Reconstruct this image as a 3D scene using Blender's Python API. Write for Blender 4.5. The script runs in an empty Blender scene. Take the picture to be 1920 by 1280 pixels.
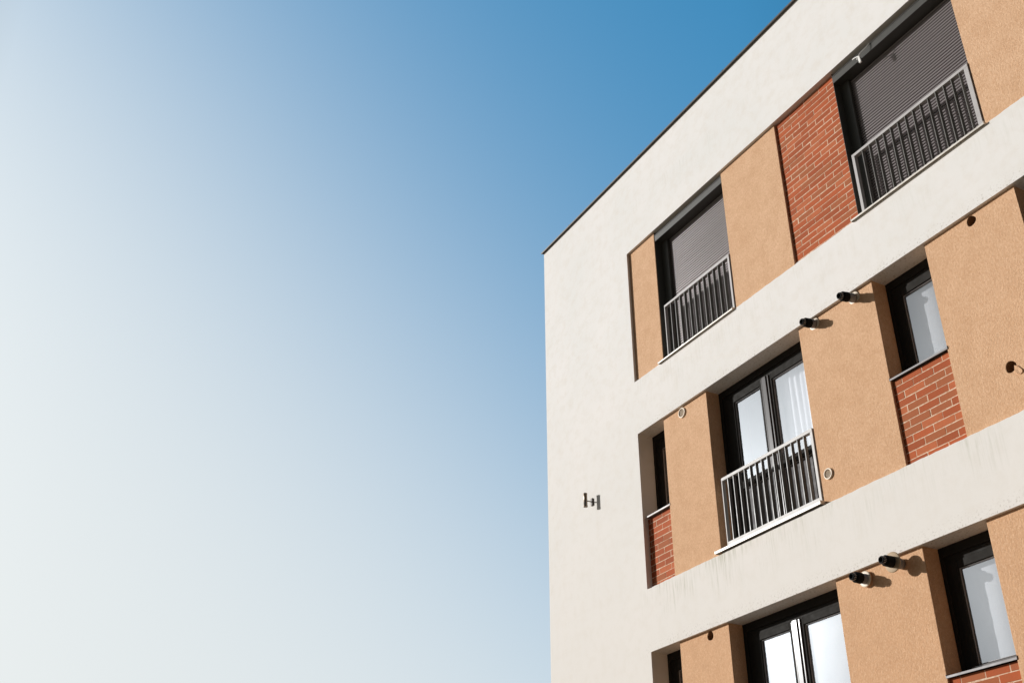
import bpy, bmesh, math, random
from mathutils import Vector, Matrix
random.seed(7)
S = bpy.context.scene
C = S.collection
R = math.radians

# ------------------------------------------------------------------ materials
def mat(name, col=(.5, .5, .5), rough=.6, metal=0., spec=.5):
    m = bpy.data.materials.new(name); m.use_nodes = True
    b = m.node_tree.nodes['Principled BSDF']
    b.inputs['Base Color'].default_value = (*col, 1)
    b.inputs['Roughness'].default_value = rough
    b.inputs['Metallic'].default_value = metal
    b.inputs['Specular IOR Level'].default_value = spec
    return m, m.node_tree, b
def N(t, typ, **kw):
    n = t.nodes.new(typ)
    for k, v in kw.items():
        if k in n.inputs: n.inputs[k].default_value = v
        else: setattr(n, k, v)
    return n
def noise(t, scale, detail=4, rough=.55, dist=0., vec=None, sc=(1, 1, 1)):
    tc = N(t, 'ShaderNodeTexCoord'); mp = N(t, 'ShaderNodeMapping'); mp.inputs['Scale'].default_value = sc
    t.links.new(tc.outputs['Object'], mp.inputs['Vector'])
    n = N(t, 'ShaderNodeTexNoise'); n.inputs['Scale'].default_value = scale; n.inputs['Detail'].default_value = detail
    n.inputs['Roughness'].default_value = rough; n.inputs['Distortion'].default_value = dist
    t.links.new(mp.outputs['Vector'], n.inputs['Vector'])
    return n
def mrange(t, src, a, b, c=0., d=1.):
    n = N(t, 'ShaderNodeMapRange'); n.inputs[1].default_value = a; n.inputs[2].default_value = b
    n.inputs[3].default_value = c; n.inputs[4].default_value = d; t.links.new(src, n.inputs[0]); return n
def mixc(t, fac, a, b, mode='MIX'):
    n = N(t, 'ShaderNodeMix'); n.data_type = 'RGBA'; n.blend_type = mode
    if isinstance(fac, float): n.inputs[0].default_value = fac
    else: t.links.new(fac, n.inputs[0])
    for i, v in ((6, a), (7, b)):
        if isinstance(v, tuple): n.inputs[i].default_value = (*v, 1)
        else: t.links.new(v, n.inputs[i])
    return n
def math_(t, op, a, b=None):
    n = N(t, 'ShaderNodeMath'); n.operation = op
    for i, v in ((0, a), (1, b)):
        if v is None: continue
        if isinstance(v, (int, float)): n.inputs[i].default_value = v
        else: t.links.new(v, n.inputs[i])
    return n
def bump(t, b, h, strength, dist):
    n = N(t, 'ShaderNodeBump'); n.inputs['Strength'].default_value = strength; n.inputs['Distance'].default_value = dist
    t.links.new(h, n.inputs['Height']); t.links.new(n.outputs[0], b.inputs['Normal']); return n

# white render with dirt under the band tops, drips and specks near the soffit edges
M_white, t, b = mat('white_render', (.78, .745, .70), .9, 0, .2)
big = noise(t, .7, 5, .6); fine = noise(t, 90, 3, .6); mid = noise(t, 6, 5, .65)
c1 = mixc(t, mrange(t, big.outputs[0], .35, .65).outputs[0], (.755, .735, .70), (.80, .765, .73))
cz0 = N(t, 'ShaderNodeTexCoord'); cs0 = N(t, 'ShaderNodeSeparateXYZ'); t.links.new(cz0.outputs['Object'], cs0.inputs[0])
c1 = mixc(t, mrange(t, cs0.outputs[2], 5., -2., 0, 1.).outputs[0], c1.outputs[2], (.72, .67, .61))      # darker, warmer tone towards the street
c2 = mixc(t, mrange(t, mid.outputs[0], .46, .72, 0, .6).outputs[0], c1.outputs[2], (.70, .65, .585))
tc = N(t, 'ShaderNodeTexCoord'); sp = N(t, 'ShaderNodeSeparateXYZ'); t.links.new(tc.outputs['Object'], sp.inputs[0])
zz = math_(t, 'ADD', sp.outputs[2], 8.197)                      # band tops sit at .803 + 3k
zm = math_(t, 'MODULO', zz.outputs[0], 3.0)                     # 0 at a band top, falls to 2.2.. just below the soffit above
under = mrange(t, zm.outputs[0], 2.45, 3.0, 0, 1)               # just under a pier bottom
drip = noise(t, 9, 6, .7, .2, sc=(3.2, 1, .18))
drm = mrange(t, drip.outputs[0], .47, .68)
xin = mrange(t, sp.outputs[0], 2.3, 2.6)
low = mrange(t, sp.outputs[2], 3.9, 2.9, .25, 1.)
f = math_(t, 'MULTIPLY', under.outputs[0], drm.outputs[0]); f = math_(t, 'MULTIPLY', f.outputs[0], xin.outputs[0])
f = math_(t, 'MULTIPLY', f.outputs[0], low.outputs[0]); xs_ = mrange(t, sp.outputs[0], 4.0, 5.2, 1., .5); f = math_(t, 'MULTIPLY', f.outputs[0], xs_.outputs[0])
pt = noise(t, 2.1, 3, .5); pm = mrange(t, pt.outputs[0], .38, .62); f = math_(t, 'MULTIPLY', f.outputs[0], pm.outputs[0]); f = math_(t, 'MULTIPLY', f.outputs[0], 1.15)
c3 = mixc(t, f.outputs[0], c2.outputs[2], (.44, .43, .33))
sp2 = noise(t, 38, 4, .7, .4); spk = mrange(t, sp2.outputs[0], .54, .66)
edge = mrange(t, zm.outputs[0], 2.36, 2.2, 0, 1); edgeb = math_(t, 'GREATER_THAN', zm.outputs[0], 2.15)
e = math_(t, 'MULTIPLY', spk.outputs[0], edge.outputs[0]); e = math_(t, 'MULTIPLY', e.outputs[0], edgeb.outputs[0])
e = math_(t, 'MULTIPLY', e.outputs[0], low.outputs[0]); e = math_(t, 'MULTIPLY', e.outputs[0], xin.outputs[0]); e = math_(t, 'MULTIPLY', e.outputs[0], .7)
c4 = mixc(t, e.outputs[0], c3.outputs[2], (.33, .28, .22))
sp3 = noise(t, 14, 3, .5, sc=(1, 1, .6)); s3 = mrange(t, sp3.outputs[0], .70, .76, 0, .12)
c5 = mixc(t, s3.outputs[0], c4.outputs[2], (.45, .42, .37))
t.links.new(c5.outputs[2], b.inputs['Base Color'])
hh = math_(t, 'ADD', math_(t, 'MULTIPLY', mid.outputs[0], 1.5).outputs[0], fine.outputs[0])
bump(t, b, hh.outputs[0], .25, .003)

# tan scratched render
M_tan, t, b = mat('tan_render', (.6, .37, .2), .92, 0, .15)
g1 = noise(t, 44, 5, .7, .25, sc=(1, 1, .68)); g2 = noise(t, 105, 3, .6, .2, sc=(1, 1, .7)); g3 = noise(t, 1.3, 4, .6); g4 = noise(t, 5, 3, .6)
ca = mixc(t, mrange(t, g3.outputs[0], .3, .7).outputs[0], (.68, .43, .26), (.72, .465, .29))
cz_ = N(t, 'ShaderNodeTexCoord'); cs_ = N(t, 'ShaderNodeSeparateXYZ'); t.links.new(cz_.outputs['Object'], cs_.inputs[0])
ca = mixc(t, mrange(t, cs_.outputs[2], 3.5, -1.0, 0, .55).outputs[0], ca.outputs[2], (.60, .325, .165))      # darker, more saturated tone on the lower floors
cb = mixc(t, mrange(t, g1.outputs[0], .38, .66, 0, .62).outputs[0], ca.outputs[2], (.50, .27, .14))
cb = mixc(t, mrange(t, g4.outputs[0], .42, .68, 0, .5).outputs[0], cb.outputs[2], (.54, .31, .17))
cc = mixc(t, mrange(t, g2.outputs[0], .50, .70, 0, .65).outputs[0], cb.outputs[2], (.78, .53, .34))
t.links.new(cc.outputs[2], b.inputs['Base Color'])
hh = math_(t, 'ADD', g1.outputs[0], math_(t, 'MULTIPLY', g2.outputs[0], .4).outputs[0])
bump(t, b, hh.outputs[0], .7, .008)

# brick: one colour per brick comes from a colour attribute
M_brick, t, b = mat('red_brick', (.4, .1, .04), .85, 0, .25)
at = N(t, 'ShaderNodeAttribute'); at.attribute_name = 'tint'
n1 = noise(t, 14, 5, .65); n2 = noise(t, 120, 3, .6)
cm = mixc(t, mrange(t, n1.outputs[0], .45, .7, 0, .5).outputs[0], at.outputs['Color'], (.33, .10, .035))
cn = mixc(t, mrange(t, n2.outputs[0], .62, .75, 0, .35).outputs[0], cm.outputs[2], (.47, .15, .08))
t.links.new(cn.outputs[2], b.inputs['Base Color'])
bump(t, b, n2.outputs[0], .4, .003)
M_mortar, t, b = mat('mortar', (.66, .49, .34), .95, 0, .1)
n1 = noise(t, 30, 4, .6); cm = mixc(t, mrange(t, n1.outputs[0], .4, .7).outputs[0], (.74, .56, .41), (.48, .27, .16))
t.links.new(cm.outputs[2], b.inputs['Base Color']); bump(t, b, n1.outputs[0], .5, .004)

def plain(name, col, rough, metal=0., spec=.5, var=.12, scale=12, bmp=.0):
    m, t, b = mat(name, col, rough, metal, spec)
    n = noise(t, scale, 4, .6)
    c = mixc(t, mrange(t, n.outputs[0], .3, .7).outputs[0], tuple(v*(1-var) for v in col), tuple(min(1, v*(1+var)) for v in col))
    t.links.new(c.outputs[2], b.inputs['Base Color'])
    r = mrange(t, n.outputs[0], .3, .7, rough*.85, rough*1.15); t.links.new(r.outputs[0], b.inputs['Roughness'])
    if bmp: bump(t, b, n.outputs[0], bmp, .003)
    return m
M_frame = plain('anthracite_frame', (.023, .021, .018), .75, 0, .09, .03)
M_reveal = plain('dark_reveal', (.075, .072, .060), .6)
M_slat, t_, b_ = mat('grey_aluminium_slat', (.26, .228, .226), .29, .30, .6)
M_box = plain('shutter_box_grey', (.060, .057, .050), .55, .0, .3)
M_rail = plain('pale_painted_steel', (.43, .405, .39), .55, .0, .4, .08, 9)
M_railw = plain('white_painted_steel', (.60, .575, .55), .6, .0, .35, .06, 9)
M_bar = plain('bar_steel', (.15, .14, .125), .42, .0, .45, .12, 9)
M_sill = plain('sill_metal', (.66, .61, .54), .45, .1)
M_sillg = plain('grey_sill_metal', (.19, .17, .165), .5, .0)
M_coping = plain('brown_coping', (.10, .085, .07), .5, .2)
M_black = plain('black_plastic', (.010, .010, .009), .85, 0, .12)
M_pipe = plain('grey_pipe', (.30, .28, .27), .5)
M_cream = plain('cream_plastic', (.78, .66, .52), .5)
M_dark = plain('dark_hollow', (.26, .14, .07), .9)
M_lamp = plain('brushed_bronze', (.20, .15, .11), .36, .75, .5, .05)
M_bronze = plain('dark_bronze', (.06, .045, .03), .6)
M_sillb = plain('dull_sill_metal', (.46, .42, .40), .55)
M_wire = plain('white_plastic', (.78, .75, .70), .45)
M_curtain = plain('white_voile', (.80, .80, .80), .9, 0, .1, .03)
M_blind = plain('white_blind', (.80, .81, .80), .8, 0, .2, .02)
M_room = plain('dim_room', (.22, .20, .18), .95)
M_roof = plain('roof_felt', (.12, .12, .12), .9)
M_panel = plain('grey_panel', (.085, .078, .078), .6, 0, .2)
M_bead = plain('bead_grey', (.26, .25, .25), .5)
# glass: coated pane, reflects by angle, the rest passes through
M_glass = bpy.data.materials.new('window_glass'); M_glass.use_nodes = True; t = M_glass.node_tree
t.nodes.clear(); out = N(t, 'ShaderNodeOutputMaterial'); mx = N(t, 'ShaderNodeMixShader'); tr = N(t, 'ShaderNodeBsdfTransparent')
tr.inputs[0].default_value = (.91, .915, .93, 1); gl = N(t, 'ShaderNodeBsdfGlossy'); gl.inputs['Roughness'].default_value = .03
gl.inputs['Color'].default_value = (.95, .97, 1, 1)
lw = N(t, 'ShaderNodeFresnel'); lw.inputs['IOR'].default_value = 2.15
w1 = noise(t, 1.6, 2, .5); bp = N(t, 'ShaderNodeBump'); bp.inputs['Strength'].default_value = .08; bp.inputs['Distance'].default_value = .02
t.links.new(w1.outputs[0], bp.inputs['Height']); t.links.new(bp.outputs[0], gl.inputs['Normal'])
geo_ = N(t, 'ShaderNodeNewGeometry'); fr_ = math_(t, 'SUBTRACT', 1., geo_.outputs['Backfacing'])
fa = math_(t, 'MULTIPLY', math_(t, 'MULTIPLY', lw.outputs[0], 2.35).outputs[0], fr_.outputs[0]); t.links.new(fa.outputs[0], mx.inputs[0])
t.links.new(tr.outputs[0], mx.inputs[1]); t.links.new(gl.outputs[0], mx.inputs[2]); t.links.new(mx.outputs[0], out.inputs[0])

# ------------------------------------------------------------------ mesh helpers
class MB:
    def __init__(s): s.bm = bmesh.new(); s.col = None
    def box(s, x0, x1, y0, y1, z0, z1, mi=0, tint=None):
        v = [s.bm.verts.new((x, y, z)) for x in (x0, x1) for y in (y0, y1) for z in (z0, z1)]
        fs = []
        for q in ((0, 1, 3, 2), (4, 6, 7, 5), (0, 4, 5, 1), (2, 3, 7, 6), (0, 2, 6, 4), (1, 5, 7, 3)):
            f = s.bm.faces.new([v[i] for i in q]); f.material_index = mi; fs.append(f)
        if tint is not None:
            if s.col is None: s.col = s.bm.loops.layers.float_color.new('tint')
            for f in fs:
                for l in f.loops: l[s.col] = (*tint, 1)
        return v
    def lathe(s, prof, cx, cz, n=36, mi=0, axis='y', cy=0, close=True):
        # prof: (r, h) along axis
        rings = []
        for r, h in prof:
            ring = []
            for i in range(n):
                a = 2*math.pi*i/n
                if axis == 'y': p = (cx+r*math.cos(a), h, cz+r*math.sin(a))
                else: p = (cx+r*math.cos(a), cy+r*math.sin(a), h)
                ring.append(s.bm.verts.new(p))
            rings.append(ring)
        for a, b_ in zip(rings, rings[1:]):
            for i in range(n):
                f = s.bm.faces.new((a[i], a[(i+1) % n], b_[(i+1) % n], b_[i])); f.material_index = mi; f.smooth = True
        if close:
            for ring in (rings[0], rings[-1]):
                f = s.bm.faces.new(ring); f.material_index = mi
    def tube(s, pts, r, n=10, mi=0):
        prev = None
        for k, p in enumerate(pts):
            p = Vector(p); d = (Vector(pts[min(k+1, len(pts)-1)])-Vector(pts[max(k-1, 0)])).normalized()
            u = d.cross(Vector((.3, .2, 1))).normalized(); w = d.cross(u)
            rr = r[k] if isinstance(r, (list, tuple)) else r
            ring = [s.bm.verts.new(p+(u*math.cos(2*math.pi*i/n)+w*math.sin(2*math.pi*i/n))*rr) for i in range(n)]
            if prev:
                for i in range(n):
                    f = s.bm.faces.new((prev[i], prev[(i+1) % n], ring[(i+1) % n], ring[i])); f.smooth = True; f.material_index = mi
            else: s.bm.faces.new(ring)
            prev = ring
        s.bm.faces.new(prev)
    def build(s, name, mats, parent=None, bevel=0., seg=2):
        bmesh.ops.recalc_face_normals(s.bm, faces=s.bm.faces)
        me = bpy.data.meshes.new(name); s.bm.to_mesh(me); s.bm.free()
        if not isinstance(mats, (list, tuple)): mats = [mats]
        for m in mats: me.materials.append(m)
        o = bpy.data.objects.new(name, me); C.objects.link(o)
        if parent is not None: o.parent = parent
        if bevel:
            m = o.modifiers.new('bevel', 'BEVEL'); m.width = bevel; m.segments = seg; m.limit_method = 'ANGLE'; m.angle_limit = R(40)
        return o
def tag(o, label=None, cat=None, group=None, kind=None):
    if label: o['label'] = label
    if cat: o['category'] = cat
    if group: o['group'] = group
    if kind: o['kind'] = kind
    return o
def empty(name, loc=(0, 0, 0)):
    o = bpy.data.objects.new(name, None); C.objects.link(o); o.location = loc; o.empty_display_size = .2; return o

# ------------------------------------------------------------------ ground
g = MB(); g.bm.faces.new([g.bm.verts.new(p) for p in ((-900, -900, -5.25), (900, -900, -5.25), (900, 900, -5.25), (-900, 900, -5.25))])
M_ground, t, b = mat('ground', (.2, .19, .13), .95, 0, .2)
n1 = noise(t, .15, 6, .6); n2 = noise(t, 8, 5, .6)
c = mixc(t, mrange(t, n1.outputs[0], .42, .58).outputs[0], (.22, .155, .10), (.13, .10, .055))
c = mixc(t, mrange(t, n2.outputs[0], .4, .7, 0, .4).outputs[0], c.outputs[2], (.36, .31, .25)); t.links.new(c.outputs[2], b.inputs['Base Color'])
tag(g.build('ground', M_ground), kind='structure')
g = MB(); g.box(-3, 16, -3.2, -.02, -5.30, -5.15)
M_pave, t, b = mat('concrete_pavement', (.36, .33, .29), .9, 0, .2)
n1 = noise(t, 2.5, 6, .6); c = mixc(t, n1.outputs[0], (.235, .18, .13), (.19, .14, .10)); t.links.new(c.outputs[2], b.inputs['Base Color'])
tag(g.build('pavement', M_pave, bevel=.01), kind='structure')

# ------------------------------------------------------------------ the building
X0, X1, XL, XR = 0., 12.8, 2.4854, 12.0
ZT = 7.531
P = .042                                   # pier face
W = .244                                   # window plane
rows = [(3.81, 6.01), (.803, 3.0), (-2.2, 0.), (-5.2, -3.0)]
bld = empty('apartment_building', (0, 0, -5.25))
tag(bld, 'white rendered apartment block with recessed tan piers, red brick panels and dark windows', 'building')
INV = Matrix.Translation((0, 0, 5.25))
def part(mb, name, mats, parent=bld, bevel=0., label=None, seg=2):
    o = mb.build(name, mats, parent, bevel, seg)
    if parent is bld: o.matrix_parent_inverse = INV
    if label: o['label'] = label
    return o

# white shell: front plane with the long recesses, reveals, sides, back, top
bm = bmesh.new()
def V(x, y, z): return bm.verts.new((x, y, z))
zs = sorted([-5.35, ZT]+[z for r in rows for z in r])
xs = [X0, XL, XR, X1]
def jit_line(z):                            # hand-trowelled top arris of each band: slight wobble
    n = 320; out = []
    ph = random.random()*9
    for i in range(n+1):
        x = XL+(XR-XL)*i/n
        w = .0016*math.sin(x*9+ph)+.0014*math.sin(x*31+ph*2)+random.uniform(-.0016, .0016)
        if i in (0, n): w = 0
        out.append((x, z+w))
    return out
ring_pts = []
for (zb, zt) in rows:
    ring_pts.append((jit_line(zb), zb, zt))
# front columns left and right
bm.faces.new([V(X0, 0, -5.35), V(XL, 0, -5.35), V(XL, 0, ZT), V(X0, 0, ZT)])
bm.faces.new([V(XR, 0, -5.35), V(X1, 0, -5.35), V(X1, 0, ZT), V(XR, 0, ZT)])
# bands between the rows
tops = [(rp[0], rp[1]) for rp in ring_pts]
soff = [r[1] for r in rows]
# top band (above row 0)
bm.faces.new([V(XL, 0, soff[0]), V(XR, 0, soff[0]), V(XR, 0, ZT), V(XL, 0, ZT)])
for i in range(4):
    line = tops[i][0]; zlow = soff[i+1] if i < 3 else -5.35
    lo = [V(x, 0, zlow) for x, z in line]; hi = [V(x, 0, z) for x, z in line]; bk = [V(x, .33, z) for x, z in line]
    for k in range(len(line)-1):
        bm.faces.new((lo[k], lo[k+1], hi[k+1], hi[k])); bm.faces.new((hi[k], hi[k+1], bk[k+1], bk[k]))
for zb, zt in rows:
    bm.faces.new([V(XL, 0, zt), V(XL, .33, zt), V(XR, .33, zt), V(XR, 0, zt)])
    bm.faces.new([V(XL, 0, zb), V(XL, 0, zt), V(XL, .33, zt), V(XL, .33, zb)])
    bm.faces.new([V(XR, 0, zb), V(XR, 0, zt), V(XR, .33, zt), V(XR, .33, zb)])
D = 12.
bm.faces.new([V(X0, 0, -5.35), V(X0, 0, ZT), V(X0, D, ZT), V(X0, D, -5.35)])
bm.faces.new([V(X1, 0, -5.35), V(X1, 0, ZT), V(X1, D, ZT), V(X1, D, -5.35)])
bm.faces.new([V(X0, D, -5.35), V(X0, D, ZT), V(X1, D, ZT), V(X1, D, -5.35)])
bmesh.ops.remove_doubles(bm, verts=bm.verts, dist=.0004)
mb = MB(); mb.bm.free(); mb.bm = bm
part(mb, 'wall', M_white, bevel=.004)
m = MB(); m.box(X0+.2, X1-.2, .3, D-.2, ZT-.12, ZT-.02); part(m, 'roof', M_roof)
m = MB(); m.box(-.03, X1+.03, -.04, .3, 7.5285, 7.541); m.box(-.03, X1+.03, -.04, -.032, 7.516, 7.5284)
for k in range(6):                         # lapped joints of the metal coping
    m.box(.9+2.1*k, .93+2.1*k, -.043, .3, 7.5415, 7.5435)
part(m, 'coping', M_coping)
# rooms behind the windows
for zb, zt in rows:
    m = MB(); x0, x1, y0, y1, z0, z1 = XL-.001, XR+.001, .33, 3.6, zb-.1, zt+.1
    v = [[[m.bm.verts.new((x, y, z)) for z in (z0, z1)] for y in (y0, y1)] for x in (x0, x1)]
    for q in ((v[0][0][0], v[0][1][0], v[0][1][1], v[0][0][1]), (v[1][0][0], v[1][0][1], v[1][1][1], v[1][1][0]),
              (v[0][1][0], v[1][1][0], v[1][1][1], v[0][1][1]), (v[0][0][0], v[1][0][0], v[1][1][0], v[0][1][0]), (v[0][0][1], v[0][1][1], v[1][1][1], v[1][0][1])):
        m.bm.faces.new(q)
    part(m, 'inner_room', M_room)

# piers, with real bored holes
def pier(x0, x1, zb, zt, holes=(), label=None):
    m = MB(); z0, z1 = zb-.05, zt+.05; bm = m.bm
    def v(x, y, z): return bm.verts.new((x, y, z))
    hs = sorted(holes, key=lambda h: -h[1])
    cuts = [z1]
    for hx, hz, hr in hs:
        q = hr*1.35; cuts += [hz+q, hz-q]
    cuts.append(z0)
    for k in range(0, len(cuts)-1):
        a, b_ = cuts[k], cuts[k+1]
        if k % 2 == 0: bm.faces.new([v(x0, P, b_), v(x1, P, b_), v(x1, P, a), v(x0, P, a)])
        else:
            hx, hz, hr = hs[k//2]; q = hr*1.35
            bm.faces.new([v(x0, P, b_), v(hx-q, P, b_), v(hx-q, P, a), v(x0, P, a)])
            bm.faces.new([v(hx+q, P, b_), v(x1, P, b_), v(x1, P, a), v(hx+q, P, a)])
            n = 40; inn = []; outr = []; dp = []
            for i in range(n):
                an = 2*math.pi*(i+.5)/n; c_, s_ = math.cos(an), math.sin(an); mxx = max(abs(c_), abs(s_))
                rr = hr*(1+.05*math.sin(3*an+hx)+random.uniform(-.02, .02))
                inn.append(v(hx+rr*c_, P, hz+rr*s_)); outr.append(v(hx+q*c_/mxx, P, hz+q*s_/mxx)); dp.append(v(hx+rr*.97*c_, P+.16, hz+rr*.97*s_))
            for i in range(n):
                j = (i+1) % n
                bm.faces.new((outr[i], outr[j], inn[j], inn[i])); f = bm.faces.new((inn[i], inn[j], dp[j], dp[i])); f.material_index = 1
            f = bm.faces.new(dp); f.material_index = 1
            # corner triangles of the square cell
            for sx in (1, -1):
                for sz in (1, -1):
                    best = sorted(outr, key=lambda w: (w.co.x-(hx+sx*q))**2+(w.co.z-(hz+sz*q))**2)[:2]
                    bm.faces.new((best[0], best[1], v(hx+sx*q, P, hz+sz*q)))
    bm.faces.new([v(x0, P, z0), v(x0, P, z1), v(x0, .329, z1), v(x0, .329, z0)])
    bm.faces.new([v(x1, P, z0), v(x1, .329, z0), v(x1, .329, z1), v(x1, P, z1)])
    bmesh.ops.remove_doubles(bm, verts=bm.verts, dist=.0003)
    return part(m, 'pier', [M_tan, M_dark], bevel=.005, label=label)

def bricks(x0, x1, zb, zt, D=.072, seed=0):
    rnd = random.Random(seed); m = MB(); ca = .0815; L = .2655; jw = .0094
    m.box(x0, x1, D+.0012, .24, zb-.02, zt, 1, (.5, .5, .5))
    base = zb+.0735
    k = -1
    while base+ca*k < zt:
        z0 = max(base+ca*k+jw/2, zb-.02); z1 = min(base+ca*(k+1)-jw/2, zt)
        off = 7.043+(0 if k % 2 == 0 else L/2)
        i = math.floor((x0-off)/L)
        while off+L*i < x1:
            a = off+L*i+.0034+rnd.uniform(-.0028, .0028); c_ = off+L*(i+1)-.0034+rnd.uniform(-.0028, .0028)
            a = max(a, x0); c_ = min(c_, x1)
            if c_-a > .012 and z1-z0 > .004:
                q = rnd.random(); base_c = (.39, .085, .025)
                tint = tuple(ch*(.84+.3*q) for ch in base_c); 
                if rnd.random() < .25: tint = (.36, .105, .038)
                if rnd.random() < .15: tint = (.47, .125, .045)
                dd = D+rnd.uniform(-.0018, .0012)
                zj = rnd.uniform(-.0022, .0022)
                m.box(a, c_, dd, D+.012, z0+zj, z1+zj+rnd.uniform(-.001, .001), 0, tint)
            i += 1
        k += 1
    return part(m, 'brick_panel', [M_brick, M_mortar], bevel=.0015, seg=1)

def frame_rect(m, x0, x1, z0, z1, wl, wr, wb, wt, y0, y1, mi=0):
    m.box(x0, x0+wl, y0, y1, z0, z1, mi); m.box(x1-wr, x1, y0, y1, z0, z1, mi)
    m.box(x0+wl, x1-wr, y0, y1, z1-wt, z1, mi); m.box(x0+wl, x1-wr, y0, y1, z0, z0+wb, mi)
def pane(par, x0, x1, z0, z1, y=.284):
    m = MB(); m.box(x0, x1, y, y+.006, z0, z1); o = part(m, 'pane', M_glass, par); return o
def bead(m, x0, x1, z0, z1):               # glazing gasket lip
    frame_rect(m, x0, x1, z0, z1, .010, .010, .010, .010, .268, .283, 0)

def french(x0, x1, zb, zt):
    m = MB(); hd = zt-.236
    m.box(x0, x0+.058, .243, .325, zb, zt); m.box(x1-.058, x1, .243, .325, zb, zt)          # shutter guides
    m.box(x0+.058, x1-.058, .243, .325, zt-.095, zt)                                         # shutter head
    frame_rect(m, x0+.058, x1-.058, zb, zt-.095, .085, .045, .07, .065, .258, .325)
    xm = (x0+x1)/2
    win = None
    segs = [(x0+.143, xm-.001), (xm+.001, x1-.103)]
    tz = zb+.79
    lights = []
    for i, (a, c_) in enumerate(segs):
        wl = .128 if i == 0 else .112; wr = .112 if i == 0 else .072
        z0, z1 = zb+.07, zt-.16
        frame_rect(m, a, c_, z0, z1, wl, wr, .09, z1-hd, .250, .30)
        m.box(a+wl, c_-wr, .2505, .30, tz, tz+.095)
        lights.append((a+wl, c_-wr, tz+.095, hd)); lights.append((a+wl, c_-wr, z0+.09, tz))
    win = part(m, 'window', M_frame, bevel=.004)
    for k, (a, c_, z0, z1) in enumerate(lights):
        g = MB(); bead(g, a, c_, z0, z1); part(g, 'glazing_bead', M_bead, win, bevel=.002)
        if k % 2 == 0: pane(win, a+.004, c_-.004, z0+.004, z1-.004)
        else:
            q = MB(); q.box(a+.004, c_-.004, .281, .295, z0+.004, z1-.004); part(q, 'panel', M_panel, win)
    g = MB(); g.box(xm-.036, xm+.036, .224, .2495, zb+.08, zt-.165)
    g.box(xm-.064, xm-.045, .234, .2494, zb+.08, zt-.175); g.box(xm+.052, xm+.074, .234, .2494, zb+.08, zt-.165)
    g.box(xm-.0449, xm-.0361, .241, .2493, zb+.08, zt-.175)
    part(g, 'mullion', M_mull, win, bevel=.005, seg=3)
    return win
M_mull = mat('mullion_grey', (.085, .074, .070), .17, .0, .5)[0]

def casement(x0, x1, zb, zt, left_extra=.0):
    m = MB(); hd = zt-.236
    m.box(x0, x0+.045, .243, .325, zb, zt); m.box(x1-.045, x1, .243, .325, zb, zt)
    m.box(x0+.045, x1-.045, .243, .325, zt-.095, zt)
    frame_rect(m, x0+.045, x1-.045, zb, zt-.095, .065, .03, .05, .065, .258, .325)
    a, c_ = x0+.11, x1-.075; z0, z1 = zb+.05, zt-.16
    frame_rect(m, a, c_, z0, z1, .072, .050, .045, z1-hd, .250, .30)
    win = part(m, 'window', M_frame, bevel=.004)
    g = MB(); bead(g, a+.072, c_-.050, z0+.045, hd); part(g, 'glazing_bead', M_bead, win, bevel=.002)
    pane(win, a+.076, c_-.054, z0+.049, hd-.004)
    # lower rail of the sash catches the sun
    g = MB(); g.box(a+.02, c_-.02, .236, .2495, z0+.002, z0+.036); g.box(a+.002, c_-.002, .226, .2575, zb+.012, z0-.004); part(g, 'weather_bar', M_mull, win, bevel=.003)
    return win
def sill(par, x0, x1, z, y0, y1=.243, h=.02, m_=None):
    m = MB(); m.box(x0, x1, y0, y1, z-.006, z); m.box(x0, x1, y0, y0+.004, z-h, z-.0061)
    m.box(x0-.003, x0, y0-.001, y1, z-h, z+.014); m.box(x1, x1+.003, y0-.001, y1, z-h, z+.014)
    return part(m, 'sill', m_ or M_sill, par)

def railing(x0, x1, zb, zt, nb, pitch, low=.016, post=.04, hw=.038, first=.13, yc=.034, dp=.044, side_r=None, mt=None):
    mt = mt or M_rail
    y0, y1 = yc-.006, yc+dp
    m = MB()
    m.box(x0, x0+post*.55, y0, y1, zb, zt-hw); m.box(x1-(side_r or post), x1, y0, y1, zb, zt-hw)
    m.box(x0+post*.55, x1-(side_r or post), y0, y1, zb, zb+low)
    for z in (zb+.05, zt-.14):             # fixing bolts into the piers
        for xx, d in ((x0, -1), (x1, 1)):
            m.box(min(xx, xx+d*.009), max(xx, xx+d*.009), y0+.012, y1-.012, z, z+.022)
    rl = part(m, 'railing', mt, bevel=.002)
    h = MB(); h.box(x0, x1, y0-.001, y1+.001, zt-hw, zt); part(h, 'handrail', mt, rl, bevel=.003)
    for k in range(nb):
        x = x0+first+pitch*k
        if x > x1-(side_r or post)-.03: break
        q = MB(); q.box(x, x+.009, y0+.003, y1-.003, zb+low, zt-hw); part(q, 'bar', M_bar, rl)
    return rl

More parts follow.
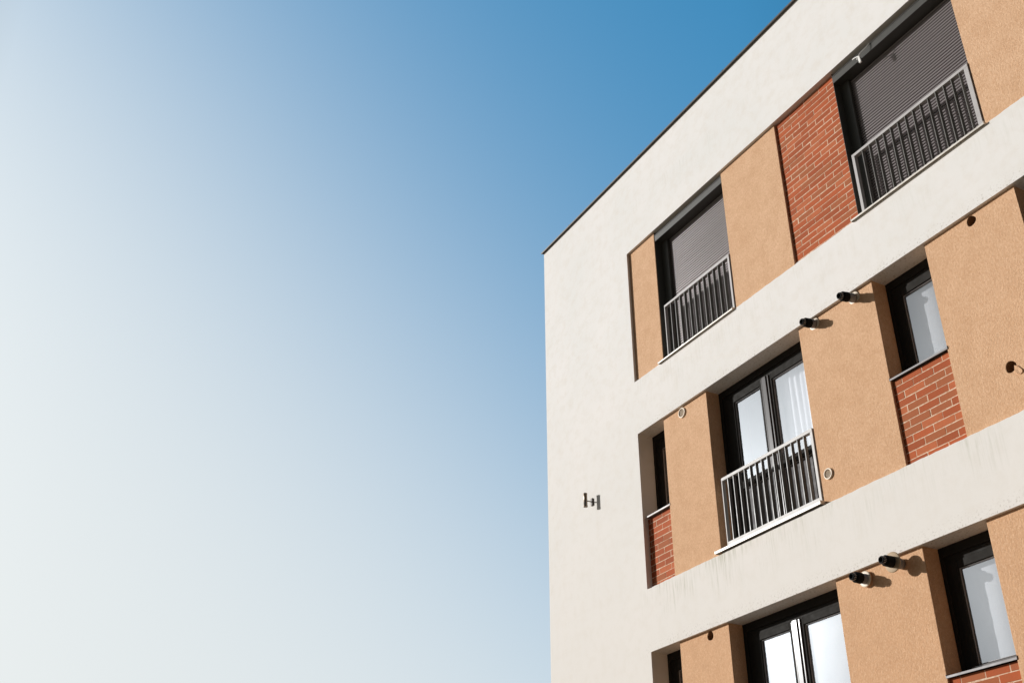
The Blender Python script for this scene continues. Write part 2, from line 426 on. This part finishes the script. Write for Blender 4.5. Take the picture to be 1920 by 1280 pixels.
def shutter(x0, x1, zb, zt, gw):
    # dark metal reveals, guides and box, then the closed curtain of slats
    m = MB(); bv = m.bm                    # one folded metal channel: reveals and guides joined by the sill strip
    m.box(x0, x0+.004, P+.012, .325, zb, zt); m.box(x1-.004, x1, P+.012, .325, zb, zt); m.box(x0+.0041, x0+gw, .165, .30, zb+.02, 5.99)
    m.box(x1-.075, x1-.0041, .165, .30, zb+.02, 5.99); m.box(x0+.0042, x1-.0042, .19, .30, zb, zb+.0199)
    rv = part(m, 'shutter_frame', M_reveal)
    m = MB(); m.box(x0+.006, x1-.006, .05, .30, 5.856, 5.955); m.box(x0+.006, x1-.006, .044, .0495, 5.95, 5.962)
    m.box(x0+.006, x1-.006, .09, .30, 5.9555, 6.0)
    part(m, 'shutter_box', M_box, rv, bevel=.003)
    m = MB(); bm = m.bm; p = .0392; z = 5.90
    prof = [(.2165-.0092*math.sin(math.pi*q/10)**.8, -.0285*q/10) for q in range(11)]+[(.2270, -.0290), (.2270, -.0392)]
    pl = None; a, c_ = x0+gw-.01, x1-.07
    while z > zb:
        jj = random.uniform(-.0008, .0008)
        for (y, dz) in prof:
            l = (bm.verts.new((a, y+jj, z+dz)), bm.verts.new((c_, y+jj+random.uniform(-.0004, .0004), z+dz)))
            if pl:
                f = bm.faces.new((pl[0], pl[1], l[1], l[0])); f.smooth = abs(pl[0].co.z-l[0].co.z) > .001 and abs(pl[0].co.y-l[0].co.y) < .0045 and dz > -.0286
            pl = l
        z -= p
    part(m, 'shutter_slats', M_slat, rv)
    # opening behind is closed off
    m = MB(); m.box(x0+.005, x1-.005, .31, .32, zb, zt); part(m, 'backing', M_reveal, rv)
    return rv

# row 1 (top)
zb, zt = rows[0]
pier(XL+.004-.01, 3.137, zb, zt); pier(4.731, 5.848, zb, zt); pier(8.687, 12.02, zb, zt)
bricks(5.846, 6.906, zb, zt+.02, .072, 1)
m = MB(); m.box(6.897, 6.905, .0725, .325, zb-.02, zt+.02); part(m, 'reveal', M_reveal)
for (a, c_, gw) in ((3.137, 4.731, .150), (6.906, 8.687, .137)):
    shutter(a, c_, zb-.01, zt+.01, gw)
sl = sill(bld, 3.108, 4.737, 3.818, -.032, .3); sl.matrix_parent_inverse = INV
sl = sill(bld, 6.862, 8.722, 3.818, -.032, .3); sl.matrix_parent_inverse = INV
railing(3.268, 4.722, 3.838, 4.674, 14, .1065, low=.006, post=.030, hw=.036, side_r=.034, first=.137)
railing(6.992, 8.682, 3.838, 4.674, 17, .1087, low=.006, post=.072, hw=.038, side_r=.052, first=.152)

# rows 2 and below
for ri in (1, 2, 3):
    zb, zt = rows[ri]; dz = zb-.803
    holes = {1: {'C': [(8.275, 2.925, .054), (8.302, 1.272, .056)], 'A': []}, 2: {'A': [(3.633, -.066, .054)], 'C': []}, 3: {'A': [], 'C': []}}[ri]
    pier(3.038, 3.978, zb, zt, holes['A']); pier(5.746, 6.921, zb, zt); pier(7.680, 8.801, zb, zt, holes['C']); pier(10.566, 11.5, zb, zt)
    zs_ = 1.774+dz if ri != 2 else -1.226
    bricks(XL-.01, 3.040, zb, zs_-.012, .085, 11+ri); bricks(6.919, 7.682, zb, zs_-.012, .072, 21+ri)
    w = casement(XL, 3.038, zs_, zt); sill(w, XL+.03, 3.044, zs_+.012, .036, m_=M_sillb)
    w = casement(6.921, 7.680, zs_, zt); sill(w, 6.919, 7.684, zs_+.012, .034, m_=M_sillg)
    for (a, c_) in ((3.978, 5.746), (8.801, 10.566)):
        french(a, c_, zb, zt)
        sl = sill(bld, a-.03, c_+(.02), zb+.042, -.034, .243, h=.028); sl.matrix_parent_inverse = INV
        railing(a+.142, c_-.006, zb+.072, zb+.929, 20, .104, low=.046, post=.028, hw=.040, first=.112, side_r=.038, mt=M_railw)
    casement(11.5, 12.0, zs_, zt); bricks(11.5, 12.0, zb, zs_-.012, .085, 31+ri)

# ------------------------------------------------------------------ blinds and curtains hanging behind the glass (things of their own)
def blind(x0, x1, z0, z1, y, label, group=None):
    m = MB(); n = 24
    prev = None
    for i in range(n+1):
        z = z1-(z1-z0)*i/n
        l = [m.bm.verts.new((x, y+.0015*math.sin(i*1.7+x*3), z)) for x in (x0, (x0+x1)/2, x1)]
        if prev:
            for k in range(2): f = m.bm.faces.new((prev[k], prev[k+1], l[k+1], l[k])); f.smooth = True
        prev = l
    m.box(x0, x1, y-.006, y+.006, z0-.02, z0)
    o = m.build('roller_blind', M_blind); sm = o.modifiers.new('thick', 'SOLIDIFY'); sm.thickness = .002
    return tag(o, label, 'blind', group)
def curtain(x0, x1, z0, z1, y, label, amp=.017, per=.115):
    m = MB(); n = int((x1-x0)/.008); prev = None; rnd = random.Random(3)
    zsn = 10
    cols = []
    ph = 0
    for i in range(n+1):
        x = x0+(x1-x0)*i/n; ph += (2*math.pi*.008/per)*(1+.35*math.sin(x*11))
        col = []
        for j in range(zsn+1):
            tt = j/zsn; z = z1-(z1-z0)*tt
            col.append(m.bm.verts.new((x+.01*math.sin(ph+1)*tt, y+amp*(.6+.4*tt)*math.sin(ph)+.01*math.sin(ph*.37+tt*2), z)))
        if prev:
            for j in range(zsn): f = m.bm.faces.new((prev[j], col[j], col[j+1], prev[j+1])); f.smooth = True
        prev = col
    o = m.build('curtain', M_curtain); return tag(o, label, 'curtain')
zrow = lambda r: rows[r]
curtain(4.93, 5.70, .86, 2.95, .37, 'white folded curtain behind the right leaf of the balconied middle-floor French window')
blind(4.02, 4.90, 1.0, 2.95, .66, 'pale blind behind the left leaf of the balconied middle-floor French window')
blind(6.96, 7.66, 1.72, 2.93, .338, 'white roller blind behind the single window between two plain tan piers on the middle floor')
blind(6.96, 7.66, -1.28, -.06, .338, 'white roller blind behind the lower right window beside the two lowest flue pipes')
blind(4.02, 5.70, -2.1, -.05, .302, 'bright white blind behind the two-leaf window on the lowest visible floor')

# ------------------------------------------------------------------ things fixed to the facade
# up-and-down wall lamp
L = empty('wall_lamp', (1.272, 0, 2.42)); tag(L, 'small bronze tube wall lamp alone on the blank white wall', 'wall lamp')
def at(o, mat4): o.matrix_parent_inverse = mat4
ILM = Matrix.Translation((-1.272, 0, -2.42))
m = MB(); m.lathe([(.026, 2.325), (.031, 2.327), (.031, 2.345), (.028, 2.348), (.028, 2.520), (.030, 2.523), (.030, 2.533), (.024, 2.533)], 1.272, 0, 28, axis='z', cy=-.122)
o = m.build('lamp_tube', M_lamp, L); at(o, ILM)
m = MB(); m.tube([(1.272, -.100, 2.425), (1.272, -.02, 2.425)], .008); o = m.build('arm', M_lamp, L); at(o, ILM)
m = MB(); m.box(1.248, 1.296, -.022, -.001, 2.365, 2.478); o = m.build('wall_plate', M_bronze, L, bevel=.006); at(o, ILM)

# four boiler flue pipes
def flue(x, z, e, rd, yr, label, tilt=0., cap=.105, tan=False):
    o = empty('flue_pipe', (x, P, z)); tag(o, label, 'flue pipe', 'boiler flue pipes sticking out under the bands'); o.rotation_euler = (R(tilt), 0, 0)
    I = Matrix.Translation((-x, -P, -z)); t0 = P-e; r = .050
    m = MB(); m.lathe([(r, P+.03), (r, P-.030), (r+.003, P-.031), (r+.003, P-.040), (r, P-.041), (r, t0+cap+.012), (r*.8, t0+cap+.011)], x, z)
    at(m.build('pipe', M_pipe, o), I)
    m = MB(); m.lathe([(r*.7, t0+cap+.019), (r+.006, t0+cap+.018), (r+.006, t0+cap), (r+.0045, t0+cap-.005), (r+.0045, t0+.055), (r-.002, t0+.048), (r-.012, t0+.044), (r-.013, t0+.040), (r-.013, t0+.004), (r-.016, t0), (r-.026, t0), (r-.027, t0+.02), (.004, t0+.021)], x, z)
    at(m.build('cap', M_black, o), I)
    m = MB()
    for k in range(14):
        a = 2*math.pi*k/14; q = r-.0125
        m.box(x+q*math.cos(a)-.0022, x+q*math.cos(a)+.0022, t0+.006, t0+.034, z+q*math.sin(a)-.0022, z+q*math.sin(a)+.0022)
    at(m.build('cap_grille', M_pipe, o), I)
    m = MB(); m.lathe([(r*.96, yr+.004), (rd, yr+.004), (rd, yr-.001), (rd-.007, yr-.005), (r+.004, yr-.006), (r*.97, yr-.006)], x, z, 48)
    at(m.build('rosette', M_cream if not tan else M_beige, o), I)
    return o
M_beige = plain('beige_rubber', (.42, .30, .18), .7)
flue(6.009, 2.931, .198, .080, P-.002, 'leftmost of the upper pair of black capped flue pipes under the middle band, white rosette', tilt=7.)
flue(6.650, 2.924, .236, .080, P-.002, 'right one of the upper pair of black capped flue pipes, nearest the single window', tilt=9.)
flue(6.175, -.114, .212, .080, P-.030, 'left one of the lower pair of flue pipes, white rosette near the pier face')
flue(6.643, -.095, .272, .100, P-.122, 'lower right flue pipe with a wide beige rosette slipped outwards and a round shadow', cap=.118, tan=True)

# round vent grilles
M_beige2 = plain('beige_louvre', (.55, .42, .28), .6)
def vent(x, z, r, label):
    o = empty('vent_grille', (x, P, z)); tag(o, label, 'vent'); I = Matrix.Translation((-x, -P, -z))
    m = MB(); m.lathe([(r, P+.002), (r, P-.014), (r-.004, P-.018), (r-.014, P-.018), (r-.017, P-.012), (r-.017, P+.002)], x, z, 48, close=False)
    at(m.build('ring', M_cream, o), I)
    m = MB(); k = int((2*(r-.017))/.0105)
    for i in range(k):
        h = -(r-.017)+.0105*(i+.5); w = math.sqrt(max(0, (r-.0165)**2-h*h))
        if w > .004: m.box(x-w, x+w, P-.009, P-.0015, z+h-.0015, z+h+.0015)
    for i in range(-2, 3):
        h = i*.019; w = math.sqrt(max(0, (r-.0165)**2-h*h))
        if w > .004: m.box(x+h-.0015, x+h+.0015, P-.0095, P-.0012, z-w, z+w)
    at(m.build('louvre', M_beige2, o), I)
    m = MB(); m.lathe([(r-.0168, P-.0012), (r-.0168, P-.0004)], x, z, 40); at(m.build('duct', M_black, o), I)
vent(3.462, 2.910, .071, 'round cream vent grille high on the narrow tan pier next to the left balcony window')
vent(5.880, 1.131, .064, 'round cream vent grille low on the wide tan pier just right of the railing')

# loose cable connector hanging off the right shutter box
o = empty('cable_connector', (7.42, .03, 5.86)); tag(o, 'white plug with two loose wires hanging from the top right shutter box', 'cable connector')
I = Matrix.Translation((-7.42, -.03, -5.86))
m = MB(); m.box(-.016, .016, -.010, .010, -.055, .045); pl = m.build('plug', M_wire, o, bevel=.003)
pl.location = (.0, -.05, -.075); pl.rotation_euler = (0, R(-6), 0)
def wire(pts, r):
    m = MB(); q = [Vector(p) for p in pts]; out_ = []
    for i in range(len(q)-1):
        for k in range(6):
            tt = k/6; out_.append(q[i].lerp(q[i+1], tt))
    out_.append(q[-1]); m.tube([tuple(p) for p in out_], r, 8); w_ = m.build('wire', M_wire, o); at(w_, I)
wire([(7.418, -.02, 5.835), (7.435, -.02, 5.86), (7.47, -.005, 5.885), (7.52, .02, 5.915), (7.548, .04, 5.955)], .0055)
wire([(7.418, -.02, 5.835), (7.395, -.02, 5.85), (7.36, -.015, 5.865), (7.32, -.005, 5.885), (7.30, .005, 5.892)], .0060)
wire([(7.385, -.02, 5.85), (7.382, -.022, 5.83), (7.386, -.022, 5.805)], .004)

# plaster patch and crack beside the bored hole
m = MB(); rnd = random.Random(5); cx, cz = 8.365, 1.215
pts = [(8.345, 1.262), (8.372, 1.240), (8.395, 1.215), (8.412, 1.188), (8.405, 1.165), (8.380, 1.160), (8.352, 1.176), (8.338, 1.205), (8.336, 1.235)]
fr = [m.bm.verts.new((x+rnd.uniform(-.003, .003), P-.009-rnd.uniform(0, .004), z+rnd.uniform(-.003, .003))) for x, z in pts]
bk = [m.bm.verts.new((x+(x-cx)*.06, P+.004, z+(z-cz)*.06)) for x, z in pts]; cc_ = m.bm.verts.new((cx, P-.010, cz))
for i in range(len(pts)):
    j = (i+1) % len(pts); m.bm.faces.new((fr[i], fr[j], cc_)); m.bm.faces.new((fr[i], bk[i], bk[j], fr[j]))
part(m, 'plaster_patch', M_tan, label='lumpy patch of plaster beside the bored hole')

# ------------------------------------------------------------------ light
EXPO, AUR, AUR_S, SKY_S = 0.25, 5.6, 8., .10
sun_travel = Vector((1.28, 1.0, -.52)).normalized(); to_sun = -sun_travel
el = math.asin(to_sun.z); az = math.atan2(to_sun.x, to_sun.y)
ld = bpy.data.lights.new('sun', 'SUN'); ld.energy = 3.95; ld.angle = R(.55); ld.color = (1.0, .985, .965)
lo = bpy.data.objects.new('sun', ld); C.objects.link(lo); lo.rotation_euler = sun_travel.to_track_quat('-Z', 'Y').to_euler()
w = bpy.data.worlds.new('World'); S.world = w; w.use_nodes = True; t = w.node_tree
bg = t.nodes['Background']; sky = t.nodes.new('ShaderNodeTexSky'); sky.sky_type = 'NISHITA'; sky.sun_disc = False
sky.sun_elevation = el; sky.sun_rotation = az; sky.altitude = 100; sky.air_density = 1.0; sky.dust_density = 2.0; sky.ozone_density = 1.5
sky.dust_density = .2; sky.air_density = 1.; sky.ozone_density = 3.
# hazy summer air: the clear Nishita blue, flattened, fades into pale haze towards the sun and the horizon
sep = N(t, 'ShaderNodeSeparateColor'); t.links.new(sky.outputs[0], sep.inputs[0]); cmb = N(t, 'ShaderNodeCombineColor')
for i, (k, ref) in enumerate(((.02, .565), (.2376, 1.069), (.4962, 2.057))):
    q = math_(t, 'POWER', math_(t, 'DIVIDE', sep.outputs[i], ref).outputs[0], .372); q = math_(t, 'MULTIPLY', q.outputs[0], k); t.links.new(q.outputs[0], cmb.inputs[i])
geo = N(t, 'ShaderNodeTexCoord'); dt = N(t, 'ShaderNodeVectorMath'); dt.operation = 'DOT_PRODUCT'
nrm = N(t, 'ShaderNodeVectorMath'); nrm.operation = 'NORMALIZE'; t.links.new(geo.outputs['Generated'], nrm.inputs[0])
t.links.new(nrm.outputs[0], dt.inputs[0]); dt.inputs[1].default_value = tuple(to_sun)
th = math_(t, 'DEGREES', math_(t, 'ARCCOSINE', math_(t, 'MINIMUM', dt.outputs['Value'], .99999).outputs[0]).outputs[0])
sz = N(t, 'ShaderNodeSeparateXYZ'); t.links.new(nrm.outputs[0], sz.inputs[0]); elv = math_(t, 'MAXIMUM', sz.outputs[2], 0.)
g1_ = math_(t, 'MULTIPLY', math_(t, 'SUBTRACT', th.outputs[0], 50.).outputs[0], -1.880/20)
g2_ = math_(t, 'MULTIPLY', math_(t, 'SUBTRACT', elv.outputs[0], .5).outputs[0], -1.3686/.2)
g_ = math_(t, 'ADD', math_(t, 'ADD', g1_.outputs[0], g2_.outputs[0]).outputs[0], .530)
ex = math_(t, 'EXPONENT', math_(t, 'MULTIPLY', g_.outputs[0], -1.).outputs[0]); m_ = math_(t, 'DIVIDE', 1., math_(t, 'ADD', ex.outputs[0], 1.).outputs[0])
mixs = mixc(t, m_.outputs[0], cmb.outputs[0], (.809, .838, .828))
au = math_(t, 'MULTIPLY', math_(t, 'EXPONENT', math_(t, 'DIVIDE', th.outputs[0], -AUR_S).outputs[0]).outputs[0], AUR)
auc = N(t, 'ShaderNodeVectorMath'); auc.operation = 'SCALE'; auc.inputs[0].default_value = (.95, .985, 1.); t.links.new(au.outputs[0], auc.inputs['Scale'])
side = mrange(t, sz.outputs[1], -.04, -.34, 1., SKY_S)                      # sky dimmed over the street side, added to deepen the facade shadows
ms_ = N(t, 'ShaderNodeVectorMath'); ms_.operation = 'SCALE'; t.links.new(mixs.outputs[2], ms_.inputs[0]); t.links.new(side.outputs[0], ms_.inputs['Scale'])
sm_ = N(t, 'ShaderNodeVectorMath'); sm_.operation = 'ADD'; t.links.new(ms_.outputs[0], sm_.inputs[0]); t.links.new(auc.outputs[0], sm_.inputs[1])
dk = mrange(t, th.outputs[0], 72., 106., 10./2**EXPO, 1.6/2**EXPO)       # sky deepest at right angles to the sun, dimmed further to cut fill light
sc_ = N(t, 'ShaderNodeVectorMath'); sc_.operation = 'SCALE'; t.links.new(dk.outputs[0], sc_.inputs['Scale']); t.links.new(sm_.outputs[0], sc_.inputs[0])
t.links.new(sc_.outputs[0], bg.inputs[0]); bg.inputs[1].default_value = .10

# ------------------------------------------------------------------ camera
F = Vector((-.76136007, .41197789, .50060469)); Rt = Vector((.476273676, .879296795, .000728956)); U = Rt.cross(F)
cam = bpy.data.cameras.new('camera'); cam.lens = 2086.14/1920*36; cam.sensor_width = 36; cam.clip_end = 4000; cam.clip_start = .05
co = bpy.data.objects.new('camera', cam); C.objects.link(co)
M = Matrix((Rt, U, -F)).transposed().to_4x4(); M.translation = Vector((13.9586075, -8.18967197, -3.6096314)); co.matrix_world = M
S.camera = co
S.view_settings.view_transform = 'Standard'; S.view_settings.look = 'None'; S.view_settings.exposure = EXPO; S.view_settings.gamma = 1
S.render.resolution_x = 1024; S.render.resolution_y = 682
